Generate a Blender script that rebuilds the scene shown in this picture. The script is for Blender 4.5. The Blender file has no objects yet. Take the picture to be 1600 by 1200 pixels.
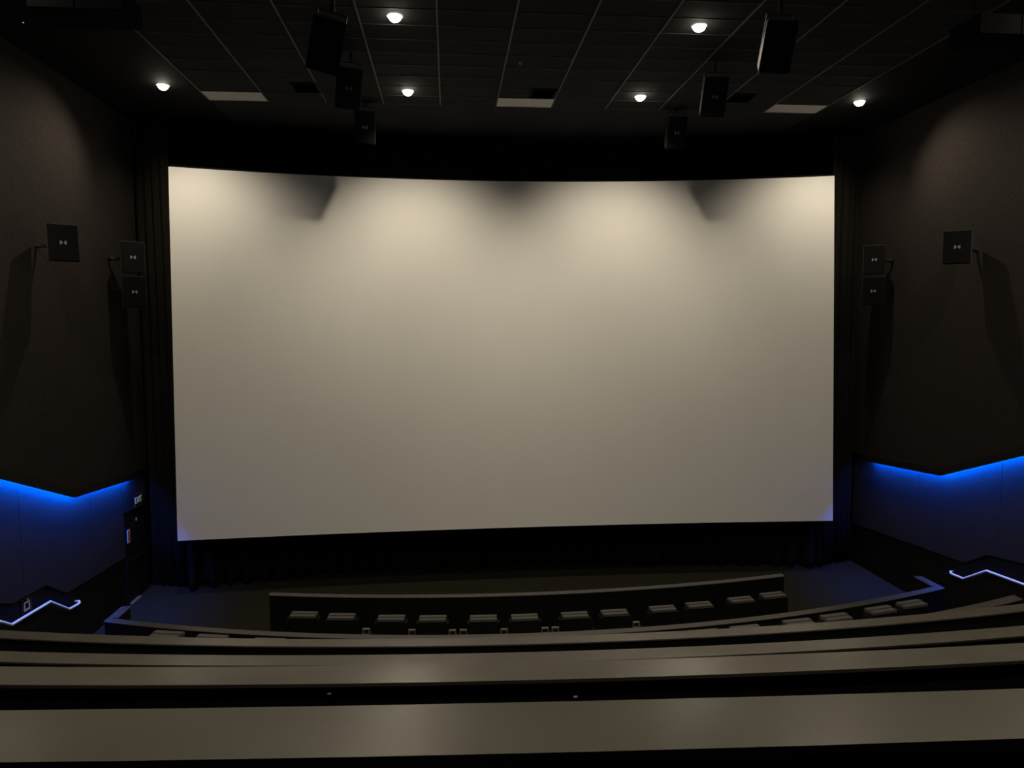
import bpy, bmesh, math, random
from mathutils import Matrix, Vector
random.seed(7)
SC = bpy.context.scene
COL = SC.collection
FZ = 6.3            # camera height above the flat floor in front of the screen
CX = 1.62           # centre line of the auditorium (the camera stands left of it)
CEIL = FZ + 4.8
XL, XR = -7.4, 10.64
R_ = math.radians

# ------------------------------------------------------------------ camera
def make_camera():
    yaw, pit, roll, f = R_(5.056), R_(4.664), R_(0.3), 1110.0
    fw = Vector((math.sin(yaw)*math.cos(pit), math.cos(yaw)*math.cos(pit), -math.sin(pit)))
    rt = Vector((math.cos(yaw), -math.sin(yaw), 0)); up = rt.cross(fw)
    r2 = rt*math.cos(roll) - up*math.sin(roll)
    u2 = rt*math.sin(roll) + up*math.cos(roll)
    cd = bpy.data.cameras.new('camera'); cd.sensor_width = 36; cd.lens = 36*f/1600
    cd.clip_start = 0.05; cd.clip_end = 100
    c = bpy.data.objects.new('camera', cd); COL.objects.link(c)
    m = Matrix((r2, u2, -fw)).transposed().to_4x4(); m.translation = (0, 0, FZ)
    c.matrix_world = m
    SC.camera = c
make_camera()

# ------------------------------------------------------------------ world, exposure
w = bpy.data.worlds.new('world'); SC.world = w; w.use_nodes = True
w.node_tree.nodes['Background'].inputs[0].default_value = (0.02, 0.02, 0.02, 1)
w.node_tree.nodes['Background'].inputs[1].default_value = 0.0
SC.view_settings.view_transform = 'Standard'
SC.view_settings.look = 'None'
SC.view_settings.gamma = 1
SC.view_settings.use_curve_mapping = False
SC.view_settings.exposure = 0.0

WIDE_W, CORE_W, REAR_W, FILL_W = 450.0, 120.0, 300.0, 300.0
LAMP_COL = (1.0, 0.86, 0.64)
WASH_W = 330.0
LED_STRENGTH = 480.0

# ------------------------------------------------------------------ materials
def mat(name, col, rough=0.6, metal=0.0, spec=0.5, noise=0.0, scale=20.0, stretch=(1, 1, 1), bump=0.0, emit=None, strength=0.0, coat=0.0):
    m = bpy.data.materials.new(name); m.use_nodes = True
    nt = m.node_tree; b = nt.nodes['Principled BSDF']
    b.inputs['Base Color'].default_value = (*col, 1)
    b.inputs['Roughness'].default_value = rough
    b.inputs['Metallic'].default_value = metal
    b.inputs['Specular IOR Level'].default_value = spec
    if coat: b.inputs['Coat Weight'].default_value = coat
    if emit:
        b.inputs['Emission Color'].default_value = (*emit, 1)
        b.inputs['Emission Strength'].default_value = strength
    if noise or bump:
        tc = nt.nodes.new('ShaderNodeTexCoord'); mp = nt.nodes.new('ShaderNodeMapping')
        mp.inputs['Scale'].default_value = stretch
        nz = nt.nodes.new('ShaderNodeTexNoise'); nz.inputs['Scale'].default_value = scale
        nz.inputs['Detail'].default_value = 6
        nt.links.new(tc.outputs['Object'], mp.inputs[0]); nt.links.new(mp.outputs[0], nz.inputs['Vector'])
        if noise:
            cr = nt.nodes.new('ShaderNodeValToRGB')
            cr.color_ramp.elements[0].position = 0.3; cr.color_ramp.elements[1].position = 0.7
            cr.color_ramp.elements[0].color = (*[c*(1-noise) for c in col], 1)
            cr.color_ramp.elements[1].color = (*[min(1, c*(1+noise)) for c in col], 1)
            nt.links.new(nz.outputs['Fac'], cr.inputs[0]); nt.links.new(cr.outputs[0], b.inputs['Base Color'])
        if bump:
            bp = nt.nodes.new('ShaderNodeBump'); bp.inputs['Strength'].default_value = bump; bp.inputs['Distance'].default_value = 0.01
            nt.links.new(nz.outputs['Fac'], bp.inputs['Height']); nt.links.new(bp.outputs[0], b.inputs['Normal'])
    return m
M = dict(
    screen=mat('screen_cloth', (0.78, 0.78, 0.77), 0.9, spec=0.1, noise=0.012, scale=1.2, stretch=(1, 1, 0.4)),
    black=mat('black_paint', (0.006, 0.006, 0.006), 0.8, spec=0.1),
    void=mat('black_velour', (0.004, 0.004, 0.0045), 0.95, spec=0.05),
    drape=mat('drape_cloth', (0.007, 0.0066, 0.0045), 0.9, spec=0.15, noise=0.2, scale=8, stretch=(3, 3, .3)),
    fabric=mat('wall_fabric', (0.0195, 0.0160, 0.0152), 0.9, spec=0.10, noise=0.30, scale=22, stretch=(2, 2, 0.7), bump=0.25),
    lowfab=mat('lower_wall_fabric', (0.026, 0.025, 0.027), 0.9, spec=0.12, noise=0.3, scale=40, stretch=(2, 2, 1), bump=0.3),
    base=mat('wainscot_black', (0.007, 0.007, 0.007), 0.7, spec=0.15),
    tile=mat('ceiling_tile', (0.027, 0.0265, 0.028), 0.95, spec=0.1, noise=0.12, scale=60),
    tee=mat('ceiling_grid_metal', (0.10, 0.095, 0.09), 0.6, spec=0.3), tee2=mat('ceiling_cross_tee', (0.055, 0.053, 0.05), 0.7, spec=.2),
    panel=mat('light_panel', (0.62, 0.60, 0.58), 0.7, spec=0.2),
    carpet=mat('carpet', (0.021, 0.020, 0.0135), 0.98, spec=0.05, noise=0.35, scale=30, bump=0.3),
    step=mat('platform_carpet', (0.010, 0.010, 0.010), 0.98, spec=0.05, noise=0.3, scale=30),
    cap=mat('ledge_laminate', (0.058, 0.054, 0.047), 0.27, spec=0.44, noise=0.10, scale=3, stretch=(1, 2, 1)),
    rowwall=mat('row_wall_black', (0.006, 0.006, 0.006), 0.75, spec=0.1),
    leather=mat('recliner_leather', (0.007, 0.007, 0.007), 0.65, spec=0.15, noise=0.15, scale=25, bump=0.1),
    leather_lit=mat('recliner_pad_lit', (0.075, 0.072, 0.065), 0.5, spec=0.5, noise=0.15, scale=25, bump=0.15),  # leather lightened to paint in the light the headrest tops catch
    cab=mat('speaker_cabinet', (0.02, 0.02, 0.02), 0.55, spec=0.4),
    grille=mat('speaker_grille', (0.0030, 0.0030, 0.0034), 0.7, spec=0.12),
    logo=mat('logo_silver', (0.22, 0.22, 0.23), 0.5, spec=0.4),
    steel=mat('pale_rail_paint', (0.86, 0.86, 0.88), 0.35),
    ductface=mat('duct_face', (0.03, 0.029, 0.027), 0.7, spec=.2),
    holder=mat('drink_holder', (0.17, 0.16, 0.145), 0.5),
    tag=mat('tag_metal', (0.6, 0.58, 0.55), 0.4, metal=0.7),
    bracket=mat('bracket_paint', (0.008, 0.008, 0.008), 0.6, spec=0.2),
    white=mat('sign_white', (0.42, 0.42, 0.42), 0.6),
    red=mat('sign_red', (0.5, 0.02, 0.02), 0.6),
    lens=mat('lamp_lens', (1, 1, 1), 0.5, emit=(1.0, 0.90, 0.72), strength=40.0),
    trimring=mat('lamp_trim', (0.25, 0.24, 0.22), 0.5),
    led=mat('blue_led', (0.0, 0.1, 1.0), 0.5, emit=(0.0, 0.11, 1.0), strength=LED_STRENGTH),
    exitglow=mat('exit_letters', (0.5, 0.5, 0.48), 0.5, emit=(0.9, 0.9, 0.85), strength=0.12),
    dot=mat('indicator_glow', (0.3, 0.35, 0.8), 0.5, emit=(0.4, 0.45, 1.0), strength=1.2),
    threshold=mat('threshold_metal', (0.22, 0.21, 0.18), 0.4, metal=0.3),
)

# ------------------------------------------------------------------ helpers
def new_obj(name, bm, m, parent=None, smooth=False):
    bmesh.ops.recalc_face_normals(bm, faces=bm.faces[:])
    me = bpy.data.meshes.new(name); bm.to_mesh(me); bm.free()
    if m is not None: me.materials.append(m)
    if smooth:
        for p in me.polygons: p.use_smooth = True
    o = bpy.data.objects.new(name, me); COL.objects.link(o)
    if parent: o.parent = parent
    return o
def shared(name, me, parent=None, loc=(0, 0, 0)):
    o = bpy.data.objects.new(name, me); COL.objects.link(o); o.location = loc
    if parent: o.parent = parent
    return o
def empty(name, loc=(0, 0, 0), rot=(0, 0, 0)):
    o = bpy.data.objects.new(name, None); COL.objects.link(o); o.location = loc; o.rotation_euler = rot
    o.empty_display_size = 0.1
    return o
def tag(o, label, cat, group=None):
    o['label'] = label; o['category'] = cat
    if group: o['group'] = group
    return o
def structure(o): o['kind'] = 'structure'; return o
def box(bm, c, s, bev=0.0, mtx=None):
    r = bmesh.ops.create_cube(bm, size=1.0)
    vs = r['verts']
    bmesh.ops.scale(bm, vec=s, verts=vs)
    if bev:
        es = list({e for v in vs for e in v.link_edges})
        rb = bmesh.ops.bevel(bm, geom=es, offset=bev, segments=2, affect='EDGES')
        vs = list({v for f in rb['faces'] for v in f.verts} | {v for v in vs if v.is_valid})
    if mtx is not None: bmesh.ops.transform(bm, matrix=mtx, verts=vs)
    bmesh.ops.translate(bm, vec=c, verts=vs)
    return vs
def BM(): return bmesh.new()
def boxo(name, c, s, m, parent=None, bev=0.0):
    bm = BM(); box(bm, c, s, bev); return new_obj(name, bm, m, parent)
def tube(bm, pts, r, n=10, cap=True):
    pts = [Vector(p) for p in pts]; rings = []
    for i, p in enumerate(pts):
        a = (pts[i]-pts[i-1]).normalized() if i else (pts[1]-pts[0]).normalized()
        b = (pts[i+1]-pts[i]).normalized() if i < len(pts)-1 else a
        t = (a+b).normalized(); k = 1/max(.4, t.dot(a))
        ref = Vector((1, 0, 0)) if abs(t.x) < .9 else Vector((0, 0, 1))
        u = t.cross(ref).normalized(); v = t.cross(u)
        rings.append([bm.verts.new(p+(u*math.cos(2*math.pi*j/n)+v*math.sin(2*math.pi*j/n))*r*(k if 0 < i < len(pts)-1 else 1)) for j in range(n)])
    for A, B in zip(rings, rings[1:]):
        for j in range(n): bm.faces.new((A[j], A[(j+1) % n], B[(j+1) % n], B[j]))
    if cap: bm.faces.new(rings[0][::-1]); bm.faces.new(rings[-1])
def cyl(bm, c, r, h, axis='z', n=20, r2=None):
    res = bmesh.ops.create_cone(bm, cap_ends=True, segments=n, radius1=r, radius2=r if r2 is None else r2, depth=h)
    if axis == 'y': bmesh.ops.rotate(bm, cent=(0, 0, 0), matrix=Matrix.Rotation(R_(90), 3, 'X'), verts=res['verts'])
    if axis == 'x': bmesh.ops.rotate(bm, cent=(0, 0, 0), matrix=Matrix.Rotation(R_(90), 3, 'Y'), verts=res['verts'])
    bmesh.ops.translate(bm, vec=c, verts=res['verts'])
def prism_yz(bm, poly, x0, x1):
    """solid from a polygon in the YZ plane between x0 and x1"""
    a = [bm.verts.new((x0, y, z)) for y, z in poly]; b = [bm.verts.new((x1, y, z)) for y, z in poly]
    n = len(poly)
    bm.faces.new(a); bm.faces.new(b[::-1])
    for i in range(n): bm.faces.new((a[i], a[(i+1) % n], b[(i+1) % n], b[i]))
def arc_solid(bm, cy, rin, rout, x0, x1, z0, z1, n=48):
    """block bounded by two concentric arcs (centre CX, cy); rin is the edge nearer the screen"""
    rings = []
    for i in range(n+1):
        x = x0+(x1-x0)*i/n
        yf = cy-math.sqrt(rin*rin-(x-CX)**2); yn = cy-math.sqrt(rout*rout-(x-CX)**2)
        rings.append([bm.verts.new(p) for p in ((x, yn, z0), (x, yf, z0), (x, yf, z1), (x, yn, z1))])
    for A, B in zip(rings, rings[1:]):
        for j in range(4): bm.faces.new((A[j], A[(j+1) % 4], B[(j+1) % 4], B[j]))
    bm.faces.new(rings[0]); bm.faces.new(rings[-1][::-1])
def arc_y(cy, r, x): return cy-math.sqrt(r*r-(x-CX)**2)

# ------------------------------------------------------------------ room shell
YB, YF = -4.0, 19.0
structure(boxo('floor', ((XL+XR)/2, (YB+YF)/2, -0.1), (XR-XL+1, YF-YB, 0.2), M['carpet']))
structure(boxo('wall_front', ((XL+XR)/2, YF+.1, CEIL/2), (XR-XL+1, .2, CEIL), M['void']))
structure(boxo('wall_back', ((XL+XR)/2, YB-.1, CEIL/2), (XR-XL+1, .2, CEIL), M['base']))

# ceiling: a black deck with a hung tile field under it
ceiling = structure(boxo('ceiling', ((XL+XR)/2, (YB+YF)/2, CEIL+.13), (XR-XL+1, YF-YB, 0.2), M['black']))
GX0, GDX, NX = 1.095-5*1.215, 1.215, 11
GY0, GDY = 15.97-14*.585, .585
NY = 14
PANELS = {(0, 13), (5, 13), (10, 13)}
bm = BM(); box(bm, (0, 0, 0), (GDX-.016, GDY-.016, .02), .003); tile_me = None
first = new_obj('ceiling_tile', bm, M['tile'], ceiling); tile_me = first.data
first.location = (GX0+GDX/2, GY0+GDY/2, CEIL+.012)
for i in range(NX):
    for j in range(NY):
        if (i, j) == (0, 0) or (i, j) in PANELS: continue
        shared('ceiling_tile', tile_me, ceiling, (GX0+GDX*(i+.5), GY0+GDY*(j+.5), CEIL+.012+random.uniform(-.001, .001)))
bm = BM(); box(bm, (0, 0, 0), (.026, GDY*NY, .02)); run_me = new_obj('grid_runner', bm, M['tee'], ceiling)
run_me.location = (GX0, GY0+GDY*NY/2, CEIL+.002)
for i in range(1, NX+1): shared('grid_runner', run_me.data, ceiling, (GX0+GDX*i, GY0+GDY*NY/2, CEIL+.002))
bm = BM(); box(bm, (0, 0, 0), (GDX*NX, .016, .02)); tee = new_obj('grid_tee', bm, M['tee2'], ceiling)
tee.location = (GX0+GDX*NX/2, GY0, CEIL+.004)
for j in range(1, NY+1): shared('grid_tee', tee.data, ceiling, (GX0+GDX*NX/2, GY0+GDY*j, CEIL+.004))
# side and rear plain ceiling fields
for nm, x0, x1, y0, y1 in (('ceiling_side', XL, GX0-.014, YB, YF), ('ceiling_side', GX0+GDX*NX+.014, XR, YB, YF),
                           ('ceiling_front', GX0, GX0+GDX*NX, GY0+GDY*NY+.01, YF), ('ceiling_rear', GX0, GX0+GDX*NX, YB, GY0-.01)):
    boxo(nm, ((x0+x1)/2, (y0+y1)/2, CEIL+.015), (x1-x0, y1-y0, .03), M['tile' if nm == 'ceiling_front' else 'black'], ceiling)

# ------------------------------------------------------------------ side walls
def zz(pts): return [(y, z+FZ) for y, z in pts]
LED = zz([(-4.0, 3.45), (12.2, -2.5), (14.15, -3.25), (16.85, -3.45)])
LED[0] = (-4.0, LED[1][1]+.375*16.2)
def side_wall(side):
    s = 1 if side == 'left' else -1            # inward direction
    X = XL if s == 1 else XR
    if s == 1:
        WAIN = [(12.0, -4.48), (12.28, -4.60), (13.28, -4.65), (13.97, -5.06), (17.5, -5.22)]
        RAIL = [(11.85, -4.73), (12.12, -4.90), (13.27, -4.96), (13.88, -5.35), (14.2, -5.38)]
    else:
        WAIN = [(11.75, -4.38), (12.02, -4.45), (12.91, -4.58), (13.50, -4.94), (17.5, -5.24)]
        RAIL = [(11.5, -4.66), (11.75, -4.80), (12.81, -4.87), (13.42, -5.25), (13.74, -5.27)]
    WAIN, RAIL = zz(WAIN), zz(RAIL)
    WAIN = [(-4.0, WAIN[0][1]+.36*16.0)] + WAIN
    RAIL = [(2.0, RAIL[0][1]+.37*(RAIL[0][0]-2))] + RAIL
    wall = structure(boxo('wall_'+side, (X-s*.1, (YB+YF)/2, CEIL/2), (.2, YF-YB, CEIL), M['base']))
    # lower fabric field between LED edge and wainscot, split at the vertical seams
    def zat(line, y):
        for (ya, za), (yb, zb) in zip(line, line[1:]):
            if ya <= y <= yb: return za+(zb-za)*(y-ya)/(yb-ya)
        return line[-1][1] if y > line[-1][0] else line[0][1]
    yend = 17.6 if s == -1 else 16.42
    seams = [-4.0, -.4, 3.2, 6.8, 10.0, 12.62, 15.0, yend]
    for a, b in zip(seams, seams[1:]):
        ys = sorted({a+.004, b-.004} | {y for y, _ in LED+WAIN if a < y < b})
        poly = [(y, zat(WAIN, y)) for y in ys] + [(y, zat(LED, y)+.11) for y in reversed(ys)]
        bm = BM(); prism_yz(bm, poly, X, X+s*.05); new_obj('lower_fabric_panel', bm, M['lowfab'], wall)
    if s == 1:     # above and beside the exit door
        bm = BM(); prism_yz(bm, [(16.43, FZ-4.18), (17.6, FZ-4.18), (17.6, zat(LED, 16.7)+.11), (16.43, zat(LED, 16.43)+.11)], X, X+s*.05)
        new_obj('lower_fabric_panel', bm, M['lowfab'], wall)
    # upper fabric field
    ys = [y for y, _ in LED]+[17.6]
    ys2 = ys
    poly = [(y, zat(LED, y)+.12) for y in ys2] + [(17.6, CEIL), (-4.0, CEIL)]
    bm = BM(); prism_yz(bm, poly, X, X+s*.12); new_obj('upper_fabric_panel', bm, M['fabric'], wall)
    # black lip that hides the LED strip
    band = [(y, z) for y, z in LED] + [(y, z+.17) for y, z in reversed(LED)]
    bm = BM(); prism_yz(bm, band, X+s*.168, X+s*.20); new_obj('led_lip', bm, M['base'], wall)
    band = [(y, z+.14) for y, z in LED] + [(y, z+.17) for y, z in reversed(LED)]
    bm = BM(); prism_yz(bm, band, X+s*.11, X+s*.17); new_obj('led_shelf', bm, M['base'], wall)  # shelf added to stop the strip's light leaking upward
    boxo('led_end', (X+s*.12, 16.87, LED[-1][1]+.085), (.15, .03, .17), M['base'], wall)  # plate added to keep the strip's blue light off the curtains
    # led strip lamp tucked up behind the lip
    bm = BM()
    STR = LED[:-1]+[(16.72, LED[-1][1]+.01)]
    for (ya, za), (yb, zb) in zip(STR, STR[1:]):
        prism_yz(bm, [(ya, za+.05), (yb, zb+.05), (yb, zb+.065), (ya, za+.065)], X+s*.12, X+s*.145)
    o = new_obj('led_strip', bm, M['led'])
    tag(o, 'blue glowing LED strip in a shallow V along the %s wall' % side, 'light strip', 'blue LED strips')
    # hand rail
    xr = X+s*.11
    root = empty('handrail', (xr, 13.0, FZ-5)); tag(root, 'bent pale metal handrail fixed to the %s wall below the blue light' % side, 'handrail', 'wall handrails')
    pts = [(0, y-13.0, z-(FZ-5)) for y, z in RAIL]
    ly, lz = pts[-1][1], pts[-1][2]
    pts += [(0, ly+.06, lz+.01), (-s*.03, ly+.10, lz+.02), (-s*.105, ly+.11, lz+.02)]
    bm = BM(); tube(bm, pts, .024, 12); new_obj('rail', bm, M['steel'], root, True)
    for y in (4, 6, 8, 10, 11.6, 12.75, 13.95):
        z = zat(RAIL, y)
        bm = BM(); tube(bm, [(0, y-13, z-(FZ-5)-.012), (0, y-13, z-(FZ-5)-.06), (-s*.105, y-13, z-(FZ-5)-.07)], .009, 8)
        new_obj('rail_bracket', bm, M['bracket'], root)
    return wall
wall_left = side_wall('left'); wall_right = side_wall('right')

# exit door on the left wall
door = structure(empty('door_1', (XL, 16.95, 0)))
boxo('door_leaf', (.03, 0, 1.06), (.045, .92, 2.08), M['base'], door, .004)
for dy in (-.495, .495): boxo('door_jamb', (.035, dy, 1.07), (.07, .07, 2.14), M['black'], door)
boxo('door_head', (.035, 0, 2.12), (.07, 1.06, .07), M['black'], door)
bm = BM(); tube(bm, [(.06, -.38, 1.0), (.10, -.36, 1.0), (.10, .36, 1.0), (.06, .38, 1.0)], .016, 8); new_obj('push_bar', bm, M['black'], door)
boxo('door_closer', (.09, .02, 1.86), (.03, .04, .08), M['logo'], door, .006)
boxo('threshold', (.07, -.22, .012), (.13, .5, .022), M['threshold'], door, .003)

# exit sign
s = empty('exit_sign', (XL+.05, 17.08, FZ-4.01)); tag(s, 'small dark exit sign with white letters on left wall above the door', 'sign')
boxo('sign_box', (.03, 0, 0), (.05, .40, .31), M['black'], s, .006)
fr = BM()
for c, sz in (((.057, 0, .145), (.006, .40, .012)), ((.057, 0, -.145), (.006, .40, .012)), ((.057, .194, 0), (.006, .012, .30)), ((.057, -.194, 0), (.006, .012, .30))): box(fr, c, sz)
new_obj('sign_border', fr, M['tee'], s)
tc = bpy.data.curves.new('exit_text', 'FONT'); tc.body = 'EXIT'; tc.size = .22; tc.extrude = .003; tc.align_x = 'CENTER'; tc.align_y = 'CENTER'; tc.offset = -.002
to = bpy.data.objects.new('exit_text_curve', tc); COL.objects.link(to)
dg = bpy.context.evaluated_depsgraph_get(); me = bpy.data.meshes.new_from_object(to.evaluated_get(dg))
bpy.data.objects.remove(to); me.materials.clear(); me.materials.append(M['exitglow'])
t = shared('exit_letters', me, s, (.060, 0, 0)); t.rotation_euler = (R_(90), 0, R_(90)); t.scale = (.82, 1, 1)

# red and white notice on the near door jamb
n = empty('fire_notice', (XL+.05, 16.56, FZ-4.73)); tag(n, 'narrow red and white fire notice beside the exit door', 'sign')
boxo('notice_plate', (.03, 0, 0), (.02, .13, .30), M['white'], n, .003)
for k, z in enumerate((.11, .075, .02, -.02, -.06, -.10)):
    boxo('notice_line', (.042, 0.0, z), (.004, .10 if k % 2 else .08, .02), M['red'], n)
# fire alarm pull
a = empty('fire_alarm', (XL+.02, 18.0, FZ-5.33)); tag(a, 'tiny red fire alarm box beside the left curtain', 'alarm')
boxo('alarm_box', (.05, 0, 0), (.06, .12, .13), M['red'], a, .01)
boxo('pull_bar', (.085, 0, -.01), (.014, .08, .03), M['white'], a, .004)
# plate with white square
p = empty('wall_plate', (XL, 12.72, FZ-4.81)); tag(p, 'dark wall plate with white outlined square above the left handrail', 'sign')
boxo('plate', (.012, 0, 0), (.02, .30, .30), M['grille'], p, .004)
bm = BM()
for c, sz in (((.026, 0, .065), (.008, .17, .03)), ((.026, 0, -.065), (.008, .17, .03)), ((.026, .07, 0), (.008, .03, .13)), ((.026, -.07, 0), (.008, .03, .13)), ((.026, .03, .10), (.008, .03, .05))): box(bm, c, sz)
new_obj('square_mark', bm, M['white'], p)
bm = BM()
for c, sz in (((.024, 0, .14), (.004, .28, .006)), ((.024, 0, -.14), (.004, .28, .006)), ((.024, .137, 0), (.004, .006, .28)), ((.024, -.137, 0), (.004, .006, .28))): box(bm, c, sz)
new_obj('plate_border', bm, M['tee'], p)

# ------------------------------------------------------------------ cinema screen
scr = empty('cinema_screen', (CX, 17.5, FZ)); tag(scr, 'huge curved blank cream cinema screen lit from above', 'screen')
W, ST, SB, ZT, ZB, YT = 7.94, 1.172, .258, 3.665, -4.923, 1.34
bm = BM(); NU, NV = 120, 12; grid = []
for j in range(NV+1):
    v = j/NV; z = ZB+(ZT-ZB)*v; y0 = 17+YT*v-17.5; sg = SB+(ST-SB)*v
    grid.append([bm.verts.new((W*(2*i/NU-1), y0-sg*(2*i/NU-1)**2, z)) for i in range(NU+1)])
for j in range(NV):
    for i in range(NU): bm.faces.new((grid[j][i], grid[j][i+1], grid[j+1][i+1], grid[j+1][i]))
so = new_obj('screen_cloth', bm, M['screen'], scr)
md = so.modifiers.new('thick', 'SOLIDIFY'); md.thickness = .02; md.offset = -1
bm = BM()                                                     # black frame behind the edge
def edge(u, v):
    z = ZB+(ZT-ZB)*v; return (W*u, 17+YT*v-17.5-(SB+(ST-SB)*v)*u*u+.09, z)
loop = [edge(-1+2*i/24, 1) for i in range(25)] + [edge(1, 1-i/8) for i in range(1, 9)] + [edge(1-2*i/24, 0) for i in range(1, 25)] + [edge(-1, i/8) for i in range(1, 8)]
tube(bm, loop+[loop[0]], .06, 8, False); new_obj('screen_frame', bm, M['black'], scr)

# ------------------------------------------------------------------ curtains (black drapes with folds)
def drape(name, path, z0, z1, m, amp, wl, flare=0.0, jitter=.3, lean=None):
    """hanging cloth along a path of (x,y); folds of amplitude amp and wavelength wl"""
    pts = [Vector(p) for p in path]; L = [0]
    for q, r in zip(pts, pts[1:]): L.append(L[-1]+(r-q).length)
    n = int(L[-1]/wl*8); NVv = 8; bm = BM(); rows = []
    ph = 0; phs = []
    for i in range(n+1):
        phs.append(ph); ph += 2*math.pi/8*(1+random.uniform(-jitter, jitter))
    amps = [random.uniform(.5, 1.3) for _ in range(n//6+2)]
    for j in range(NVv+1):
        v = j/NVv; row = []
        for i in range(n+1):
            s_ = L[-1]*i/n; k = 0
            while k < len(L)-2 and s_ > L[k+1]: k += 1
            q = pts[k].lerp(pts[k+1], (s_-L[k])/(L[k+1]-L[k]))
            d = (pts[k+1]-pts[k]).normalized(); nn = Vector((d.y, -d.x))
            am = amp*(amps[i//6]*(1-(i % 6)/6)+amps[i//6+1]*(i % 6)/6)
            off = am*math.sin(phs[i]+(1-v)*.6*math.sin(i*.37))*(1+flare*(1-v)**3) + flare*amp*1.0*(1-v)**2
            row.append(bm.verts.new((q.x+nn.x*off+d.x*.3*am*(1-v)*math.sin(i*.9), q.y+nn.y*off, z0+(z1-z0)*v)))
        rows.append(row)
    for A, B in zip(rows, rows[1:]):
        for i in range(n): bm.faces.new((A[i], A[i+1], B[i+1], B[i]))
    o = new_obj(name, bm, m, None, True)
    md = o.modifiers.new('thick', 'SOLIDIFY'); md.thickness = .01
    return o
base_pts = [(-6.35, 17.42), (-4.88, 17.8), (-3.36, 18.08), (-.93, 18.24), (1.62, 18.26), (4.12, 18.16), (6.64, 17.86), (8.4, 17.6), (9.6, 17.35)]
tag(drape('stage_curtain', base_pts, .015, 2.2, M['drape'], .09, .42, .9), 'black draped curtain hanging below the screen to the floor', 'curtain')
tag(drape('side_curtain', [(-7.3, 17.75), (-7.05, 17.7), (-6.42, 17.5)], .015, CEIL-.02, M['drape'], .05, .22, .4), 'tall black side curtain left of the screen', 'curtain', 'tall side curtains')
tag(drape('side_curtain', [(9.66, 17.42), (10.2, 17.6), (10.55, 17.7)], .015, CEIL-.02, M['drape'], .05, .22, .4), 'tall black side curtain right of the screen', 'curtain', 'tall side curtains')

# ------------------------------------------------------------------ seating platforms and row walls
#        cy,    rf,     rn,    top z,        x0,   x1,   foot z
ROWS = [
    ('front', 38.7, 25.76, 25.91, FZ-5.0, -3.42, 6.62),
    ('E', 31.9, 21.26, 21.41, FZ-4.765, -5.66, 8.88),
    ('D2', 21.76, 15.0, 15.13, FZ-3.2, 4.3, 6.62),
    ('D', 30.75, 25.141, 25.278, FZ-2.55, XL+1.2, XR-1.2),
    ('C', 30.75, 26.682, 26.814, FZ-1.95, XL+1.2, XR-1.2),
    ('B', 29.75, 27.446, 27.569, FZ-1.15, XL+1.2, XR-1.2),
    ('A', 27.5, 26.73, 26.832, FZ-.45, XL+1.2, XR-1.2),
]
PLAT = {'E': .70, 'D2': 2.0, 'D': 2.65, 'C': 3.3, 'B': 4.05, 'A': 4.75}
order = ['E', 'D2', 'D', 'C', 'B', 'A']
rd = {r[0]: r for r in ROWS}; rd['D2'] = ('D2', 30.5, 23.45, 23.58, 0, 0, 0)
for k, nm in enumerate(order):
    _, cy, rf, rn, zt, x0, x1 = rd[nm]
    bm = BM(); n = 40; rings = []
    if k+1 < len(order):
        _, cy2, rf2, rn2, *_r = rd[order[k+1]]; back = lambda x: arc_y(cy2, rn2, x)
    else: back = lambda x: YB
    for i in range(n+1):
        x = XL+.001+(XR-XL-.002)*i/n
        yf, yn = arc_y(cy, rn, x)+.02, back(x)+.02
        rings.append([bm.verts.new(p) for p in ((x, yn, .0), (x, yf, .0), (x, yf, PLAT[nm]), (x, yn, PLAT[nm]))])
    for A, B in zip(rings, rings[1:]):
        for j in range(4): bm.faces.new((A[j], A[(j+1) % 4], B[(j+1) % 4], B[j]))
    bm.faces.new(rings[0]); bm.faces.new(rings[-1][::-1])
    structure(new_obj('floor_platform', bm, M['step']))

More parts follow.
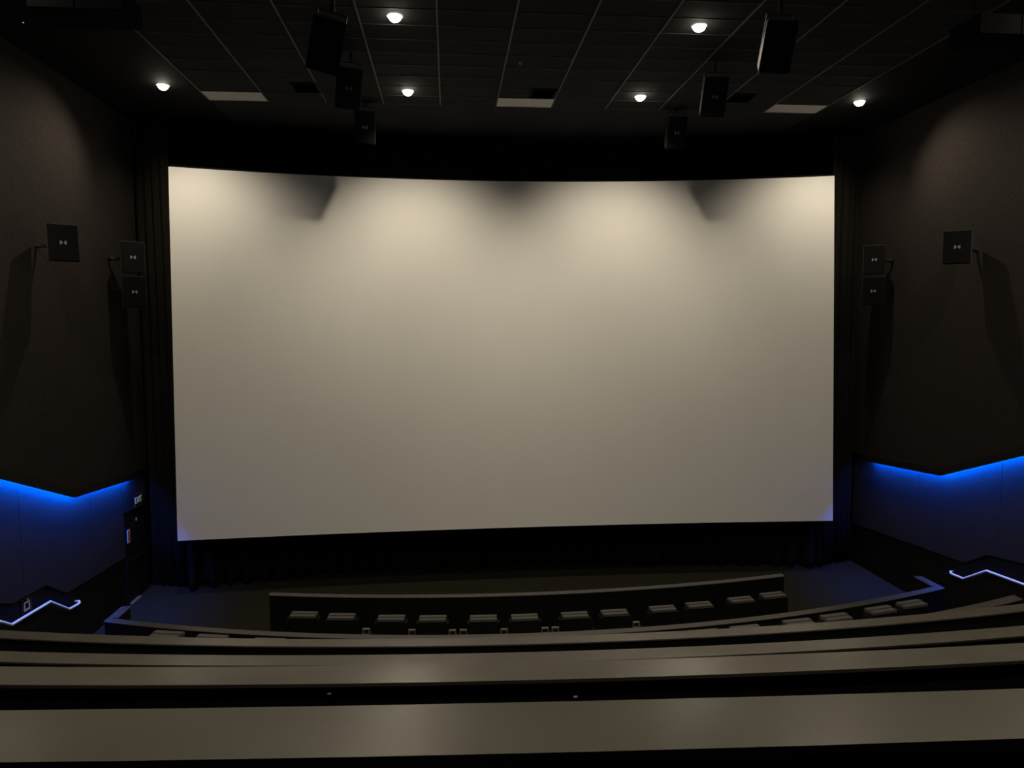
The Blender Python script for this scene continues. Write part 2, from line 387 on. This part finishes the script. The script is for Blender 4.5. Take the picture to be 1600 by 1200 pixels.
LAB = {'front': 'short low black partition with pale ledge in front of the front row seats',
       'E': 'long curved black partition between first and second rows with returned ends',
       'D2': 'short black partition whose bluish ledge shows at far right behind the fourth ledge',
       'D': 'fourth long curved ledged partition from the camera, just behind the second row seats',
       'C': 'third long curved ledged partition from the camera with thin black gap before it',
       'B': 'second long curved ledged partition from the camera with two small metal tags',
       'A': 'nearest wide brown-grey ledge wall along the bottom of the picture'}
FOOT = {'front': 0.0, 'E': 0.0, 'D2': .70, 'D': 2.0, 'C': 2.65, 'B': 3.3, 'A': 4.05}
for nm, cy, rf, rn, zt, x0, x1 in ROWS:
    root = empty('seating_partition', (0, 0, FOOT[nm])); tag(root, LAB[nm], 'partition', 'seating row partitions')
    fz = FOOT[nm]
    bm = BM(); arc_solid(bm, cy, rf+.01, rn-.012, x0+.01, x1-.01, (0 if nm in ('front',) else 0.0)+.002, zt-fz-.012)
    new_obj('partition_body', bm, M['rowwall'], root)
    bm = BM(); arc_solid(bm, cy, rf, rn, x0, x1, zt-fz-.012, zt-fz, 64)
    es = [e for e in bm.edges if abs(e.verts[0].co.z-(zt-fz)) < 1e-5 and abs(e.verts[1].co.z-(zt-fz)) < 1e-5 and len(e.link_faces) == 2 and e.calc_face_angle(0) > .5]
    bmesh.ops.bevel(bm, geom=es, offset=.004, segments=2, affect='EDGES')
    new_obj('ledge_cap', bm, M['cap'], root)
    if nm == 'E':
        for sx, xe in ((1, x0), (-1, x1)):
            ye = arc_y(cy, rf, xe)
            boxo('return_body', (xe+sx*.085, ye+.24, (zt-fz-.014)/2), (.13, .46, zt-fz-.018), M['rowwall'], root)
            boxo('return_cap', (xe+sx*.085, ye+.23, zt-fz-.007), (.17, .50, .014), M['cap'], root, .003)
    tg = {'B': [(-.40, .022), (.40, .05)], 'A': [(-.22, .008)]}.get(nm, [])
    for x, dz in tg:
        o = boxo('metal_tag', (x, arc_y(cy, rn, x)+.006, zt-fz-.014-dz), (.014 if nm == 'B' else .010, .010, .005), M['tag'], root, .002)
        o['label'] = 'tiny shiny metal tag'

# ------------------------------------------------------------------ recliner seats
def make_recliner():
    root = empty('recliner', (0, 0, 0))
    bm = BM(); box(bm, (0, .31, .20), (.54, .48, .30), .03); new_obj('seat_base', bm, M['leather'], root)
    bm = BM(); box(bm, (0, .32, .42), (.50, .47, .14), .045); new_obj('seat_cushion', bm, M['leather'], root, True)
    bm = BM(); box(bm, (0, 0, .55), (.56, .20, .96), .03); new_obj('backrest', bm, M['leather'], root)
    bm = BM(); box(bm, (0, -.052, 1.045), (.46, .098, .05), .007); new_obj('headrest_pad', bm, M['leather_lit'], root)
    bm = BM(); box(bm, (0, .053, 1.048), (.47, .098, .06), .007); new_obj('headrest_pad', bm, M['leather_lit'], root)
    for sx in (-1, 1):
        bm = BM(); box(bm, (sx*.285, .33, .36), (.06, .46, .56), .025); new_obj('armrest', bm, M['leather'], root)
    bm = BM(); box(bm, (0, .565, .30), (.46, .05, .30), .02); new_obj('footrest', bm, M['leather'], root)
    for sx in (-1, 1):
        for sy in (.10, .50):
            bm = BM(); cyl(bm, (sx*.22, sy, .025), .02, .05, n=10); new_obj('foot', bm, M['bracket'], root)
    return root
def copy_thing(root):
    r = root.copy(); COL.objects.link(r)
    for ch in list(root.children):
        c = ch.copy(); COL.objects.link(c); c.parent = r
    return r
proto = make_recliner(); used = False
ordn = ['leftmost', 'second from the left', 'third from the left', 'fourth from the left', 'fifth from the left', 'sixth from the left',
        'sixth from the right', 'fifth from the right', 'fourth from the right', 'third from the right', 'second from the right', 'rightmost']
row1 = [-2.62, -1.94, -1.06, -.34, .54, 1.26, 2.15, 2.87, 3.77, 4.48, 5.33, 6.02]
R1 = (38.7, 26.62)
def seat_at(x, y, z, slope, label, group):
    global used
    o = proto if not used else copy_thing(proto); used = True
    o.location = (x, y, z); o.rotation_euler = (0, 0, slope); tag(o, label, 'recliner', group)
    return o
for x, d in zip(row1, ordn):
    y = arc_y(30, 18.02, x)
    seat_at(x, y, .17, math.asin((x-CX)/30), 'black recliner, headrest top lightened as if lit, %s in the front row' % d, 'front row recliners')
row2 = [(-4.23, 'leftmost'), (-3.53, 'second from the left'), (-2.66, 'third from the left'), (-1.98, 'fourth from the left'),
        (3.72, 'sixth from the right'), (4.39, 'fifth from the right'), (5.28, 'fourth from the right'), (5.95, 'third from the right'), (6.81, 'second from the right'), (7.46, 'rightmost')]
for x, d in row2:
    y = arc_y(30.2, 20.43, x)
    seat_at(x, y, .70, math.asin((x-CX)/27), 'recliner half hidden by the fourth ledge, %s in the second row' % d, 'second row recliners')

# consoles with drink-holder frames between the front row seats
cons = [(-1.50, (0,), 'second and third'), (-.70, (0,), 'third and fourth'), (.10, (-.10, .09), 'fourth and fifth'), (.90, (0,), 'fifth and sixth'),
        (1.705, (-.09, .09), 'sixth and seventh'), (3.32, (-.06,), 'eighth and ninth')]
for x, fr, nm in cons:
    y = arc_y(30, 18.02, x)-.02
    c = empty('drink_console', (x, y, 0)); c.rotation_euler.z = math.asin((x-CX)/30)
    tag(c, 'drink console with pale frame between the %s front row seats' % nm, 'console', 'front row drink consoles')
    wd = .20 if x in (-1.50, .10, 1.705, 3.32) else .034
    boxo('console_body', (0, 0, .455), (wd, .26, .91), M['leather'], c, .015)
    for f in fr:
        bm = BM(); hw = .062
        box(bm, (f, -.01, 1.03), (2*hw, .05, .016)); box(bm, (f, -.01, .922), (2*hw, .05, .016))
        box(bm, (f-hw+.008, -.01, .976), (.016, .05, .10)); box(bm, (f+hw-.008, -.01, .976), (.016, .05, .10))
        new_obj('holder_frame', bm, M['holder'], c)

# ------------------------------------------------------------------ speakers
def d_shape(bm, flip, cx, w, h, y):
    pts = [(0, -h/2), (0, h/2)] + [(w*math.sin(math.pi*k/10), h/2*math.cos(math.pi*k/10)) for k in range(1, 10)]
    a = [bm.verts.new((cx+(-px if flip else px), y, pz)) for px, pz in pts]
    b = [bm.verts.new((cx+(-px if flip else px), y+.006, pz)) for px, pz in pts]
    n = len(pts); bm.faces.new(a); bm.faces.new(b[::-1])
    for i in range(n): bm.faces.new((a[i], a[(i+1) % n], b[(i+1) % n], b[i]))
def speaker(label, loc, rot, w, h, d, mount, group, logo='logo'):
    root = empty('wall_speaker' if mount != 'ceiling' else 'ceiling_speaker', loc, rot); tag(root, label, 'speaker', group)
    bm = BM(); r = bmesh.ops.create_cube(bm, size=1)
    for v in r['verts']:
        back = v.co.y > 0
        v.co = Vector((v.co.x*w*(.72 if back else 1), v.co.y*d, v.co.z*h*(.86 if back else 1)))
    bmesh.ops.bevel(bm, geom=bm.edges[:], offset=.012, segments=2, affect='EDGES')
    new_obj('cabinet', bm, M['cab'], root)
    bm = BM(); box(bm, (0, -d/2-.004, 0), (w*.93, .016, h*.95), .006); new_obj('front_grille', bm, M['grille'], root)
    if logo:
        for fl, cx in ((False, -.052), (True, .052)):
            bm = BM(); d_shape(bm, fl, cx, .042, .07, -d/2-.018); new_obj('logo', bm, M[logo], root)
    if mount == 'ceiling':
        top = mount_h
        bm = BM(); box(bm, (0, .02, h/2+.05), (w*.86, .08, .014)); 
        for sx in (-1, 1): box(bm, (sx*w*.43, .02, h/2-.10), (.014, .08, .31))
        new_obj('yoke_bracket', bm, M['bracket'], root)
        inv = root.rotation_euler.to_matrix().inverted()
        p0 = Vector((0, .02, h/2+.045)); up = inv @ Vector((0, 0, 1))
        dz = CEIL-.004-(root.location+root.rotation_euler.to_matrix() @ p0).z
        bm = BM(); tube(bm, [p0, p0+up*dz], .03, 12); new_obj('hanger_pole', bm, M['bracket'], root)
    else:
        sx = mount
        bm = BM(); tube(bm, [(0, d/2-.03, .0), (sx*.16, d/2+.06, 0), (sx*.33, d/2+.10, -.01), (sx*.36, d/2+.16, -.01)], .04, 10); new_obj('bracket_arm', bm, M['bracket'], root)
        bm = BM(); box(bm, (0, d/2-.01, 0), (.16, .03, .22), .004); new_obj('bracket_plate', bm, M['bracket'], root)
    return root
mount_h = .12
CS = [('left', 'nearest the camera, tilted', -1.62, 10.35, 3.90, (R_(28), R_(13), R_(8))), ('left', 'middle one of its line', -1.70, 13.2, 4.24, (R_(23), R_(7), R_(6))), ('left', 'nearest the screen', -1.74, 16.05, 4.33, (R_(18), R_(2), R_(2))),
      ('right', 'nearest the camera', 4.80, 10.35, 4.06, (R_(26), R_(3), R_(-8))), ('right', 'middle one of its line', 4.93, 13.2, 4.24, (R_(22), R_(2), R_(-6))), ('right', 'nearest the screen', 5.13, 16.05, 4.34, (R_(18), 0, R_(-2)))]
for sd, d, x, y, z, rot in CS:
    mount_h = max(.03, 4.8-z-.36-.05)
    speaker('black speaker hung from the ceiling on the %s, %s' % (sd, d), (x, y, z+FZ), rot, .45, .70, .40, 'ceiling', 'hanging ceiling speakers', None if y < 11 else 'tee' if y < 14 else 'logo')  # shade painted in
for sd, s in (('left', 1), ('right', -1)):
    x = CX-s*8.47
    speaker('black square wall speaker alone on the %s wall' % sd, (x, 13.45, FZ+1.49), (R_(-4), 0, s*R_(38)), .50, .66, .36, -s, 'wall speakers')
    x = CX-s*8.40
    speaker('upper black speaker of the stacked pair beside the %s curtain' % sd, (x, 16.1, FZ+1.50), (0, 0, s*R_(34)), .48, .68, .36, -s, 'wall speakers')
    speaker('lower black speaker of the stacked pair beside the %s curtain' % sd, (x, 16.1, FZ+.79), (R_(6), 0, s*R_(34)), .48, .68, .36, -s, 'wall speakers')

# ------------------------------------------------------------------ ceiling fittings
for (i, j), d in zip(sorted(PANELS), ('left', 'middle', 'right')):
    root = empty('ceiling_light_panel', (GX0+GDX*(i+.5), GY0+GDY*(j+.5), CEIL)); tag(root, 'unlit pale rectangular ceiling light panel, the %s one of three' % d, 'light panel', 'flat ceiling light panels')
    boxo('diffuser', (0, 0, .004), (GDX-.05, GDY-.03, .014), M['panel'], root)
    bm = BM()
    for sx in (-1, 1): box(bm, (sx*(GDX/2-.018), 0, .006), (.014, GDY-.016, .02))
    for sy in (-1, 1): box(bm, (0, sy*(GDY/2-.011), .006), (GDX-.03, .010, .02))
    new_obj('panel_frame', bm, M['panel'], root)
for x, d in ((-2.8, 'left'), (2.0, 'middle'), (6.23, 'right')):
    root = empty('ceiling_vent', (x, 15.02, CEIL-.008)); tag(root, 'small black slatted ceiling vent near the %s light panel' % d, 'vent', 'ceiling vents')
    bm = BM(); hw, hd = .24, .25
    for c, sz in (((0, hd, 0), (2*hw+.04, .03, .03)), ((0, -hd, 0), (2*hw+.04, .03, .03)), ((hw, 0, 0), (.03, 2*hd, .03)), ((-hw, 0, 0), (.03, 2*hd, .03))): box(bm, c, sz)
    new_obj('vent_frame', bm, M['black'], root)
    for k in range(5):
        bm = BM(); box(bm, (0, -.19+.095*k, -.004), (2*hw-.02, .07, .006), 0, Matrix.Rotation(R_(35), 4, 'X')); new_obj('slat', bm, M['bracket'], root)
    boxo('vent_back', (0, 0, .012), (2*hw, 2*hd, .006), M['void'], root)
sm = empty('sprinkler', (1.36, 13.33, CEIL-.008)); tag(sm, 'tiny pale sprinkler head in the middle of the ceiling', 'sprinkler')
bm = BM(); cyl(bm, (0, 0, 0), .035, .012, n=16); new_obj('escutcheon', bm, M['logo'], sm)
bm = BM(); cyl(bm, (0, 0, -.02), .010, .04, n=10); cyl(bm, (0, 0, -.042), .02, .004, n=12); new_obj('deflector', bm, M['logo'], sm)
dt = empty('smoke_detector', (-6.55, 12.16, CEIL)); tag(dt, 'dark ceiling detector with a tiny blue light at top left', 'detector')
bm = BM(); cyl(bm, (0, 0, -.02), .06, .04, n=20, r2=.07); new_obj('detector_body', bm, M['grille'], dt)
bm = BM(); cyl(bm, (0, -.03, -.043), .009, .006, n=10); new_obj('indicator', bm, M['dot'], dt)

# ducts in the top corners
for sd, x0, x1, z0, z1 in (('left', -5.19, -4.05, 3.99, 4.28), ('right', 7.46, 8.7, 4.05, 4.34)):
    y = 9.7; root = empty('air_duct', ((x0+x1)/2, y, FZ)); tag(root, 'dark grey boxy air duct end at the top %s corner of the picture' % sd, 'duct', 'ceiling ducts')
    hw = (x1-x0)/2
    boxo('duct_body', (0, .31, (z0+z1)/2), (2*hw, .6, z1-z0), M['void'], root)
    for sx in (-1, 1): boxo('hanger_rod', (sx*hw*.8, .3, (z1+4.795)/2), (.02, .02, 4.795-z1), M['black'], root)
    n = 2
    for k in range(n):
        boxo('duct_panel', (-hw+hw*2*(k+.5)/n, 0, (z0+z1)/2), (hw*2/n-.02, .02, z1-z0-.02), M['ductface'], root)

# downlights
def spot(parent, power, size, blend, tilt=0, radius=.05):
    l = bpy.data.lights.new('lamp', 'SPOT'); l.energy = power; l.color = LAMP_COL; l.spot_size = R_(size); l.spot_blend = blend; l.shadow_soft_size = radius
    o = bpy.data.objects.new('lamp_beam', l); COL.objects.link(o); o.parent = parent; o.location = (0, 0, -.16); o.rotation_euler = (R_(tilt), 0, 0)
    return o
def downlight(x, y, label, wide, core, group, core_size=150):
    root = empty('downlight', (x, y, CEIL-.005)); tag(root, label, 'downlight', group)
    bm = BM(); n = 24; ring = []
    for r, z in ((.125, .0), (.125, -.012), (.092, -.012), (.085, .004)):
        ring.append([bm.verts.new((r*math.cos(2*math.pi*k/n), r*math.sin(2*math.pi*k/n), z)) for k in range(n)])
    for A, B in zip(ring, ring[1:]):
        for k in range(n): bm.faces.new((A[k], A[(k+1) % n], B[(k+1) % n], B[k]))
    new_obj('trim_ring', bm, M['trimring'], root)
    bm = BM()
    res = bmesh.ops.create_uvsphere(bm, u_segments=20, v_segments=10, radius=.10)
    bmesh.ops.scale(bm, vec=(1, 1, .85), verts=res['verts']); bmesh.ops.translate(bm, vec=(0, 0, -.012), verts=res['verts'])
    new_obj('lens', bm, M['lens'], root, True)
    if wide: spot(root, wide, 100, 1.0, 35)      # the half of the beam aimed at the screen
    b = spot(root, core, core_size, 1.0)
    return (root, b)[1] if not wide else root
for x, d in ((-5.58, 'leftmost'), (-.77, 'second from the left'), (4.07, 'second from the right'), (8.9, 'rightmost')):
    o = downlight(x, 15.06, 'glowing warm round downlight in the row near the screen, %s' % d, WIDE_W*(.66 if abs(x-CX) > 5 else 1), CORE_W*(.8 if abs(x-CX) > 5 else 1), 'screen downlights')
    if abs(x-CX) > 5:                                          # outer pair: part of the beam washes the side wall
        b = spot(o, WASH_W, 100, 1.0)
        b.rotation_euler = Vector((math.copysign(.62, x-CX), -.52, -.98)).to_track_quat('-Z', 'Y').to_euler()
for x, d in ((-.77, 'left'), (4.07, 'right')):
    downlight(x, 11.53, 'glowing round downlight at the top edge of the picture, %s of two' % d, 0, REAR_W, 'upper downlights')
# unseen lamps added above the frame to light the seats, ledges and side walls
for x, y, d, k, tx in ((-5.85, 9.4, 'far left, aimed at the wall', 2.0, -1), (9.1, 9.4, 'far right, aimed at the wall', 2.0, 1),
                       (-.77, 7.0, 'left side, forward', .7, 0), (4.07, 7.0, 'right side, forward', .7, 0),
                       (-5.58, 4.2, 'outer left side, middle', 1.6, 0), (-.77, 4.2, 'left side, middle', 1.6, 0), (4.07, 4.2, 'right side, middle', 1.6, 0), (8.9, 4.2, 'outer right side, middle', 1.6, 0),
                       (-.77, .9, 'left side, rear', 1.4, 0), (4.07, .9, 'right side, rear', 1.4, 0)):
    o = downlight(x, y, 'added unseen fill lamp over the seats, %s' % d, 0, FILL_W*k, 'added fill lamps', 120 if tx else 130)
    if tx: o.rotation_euler = (R_(20), R_(-38)*tx, 0)
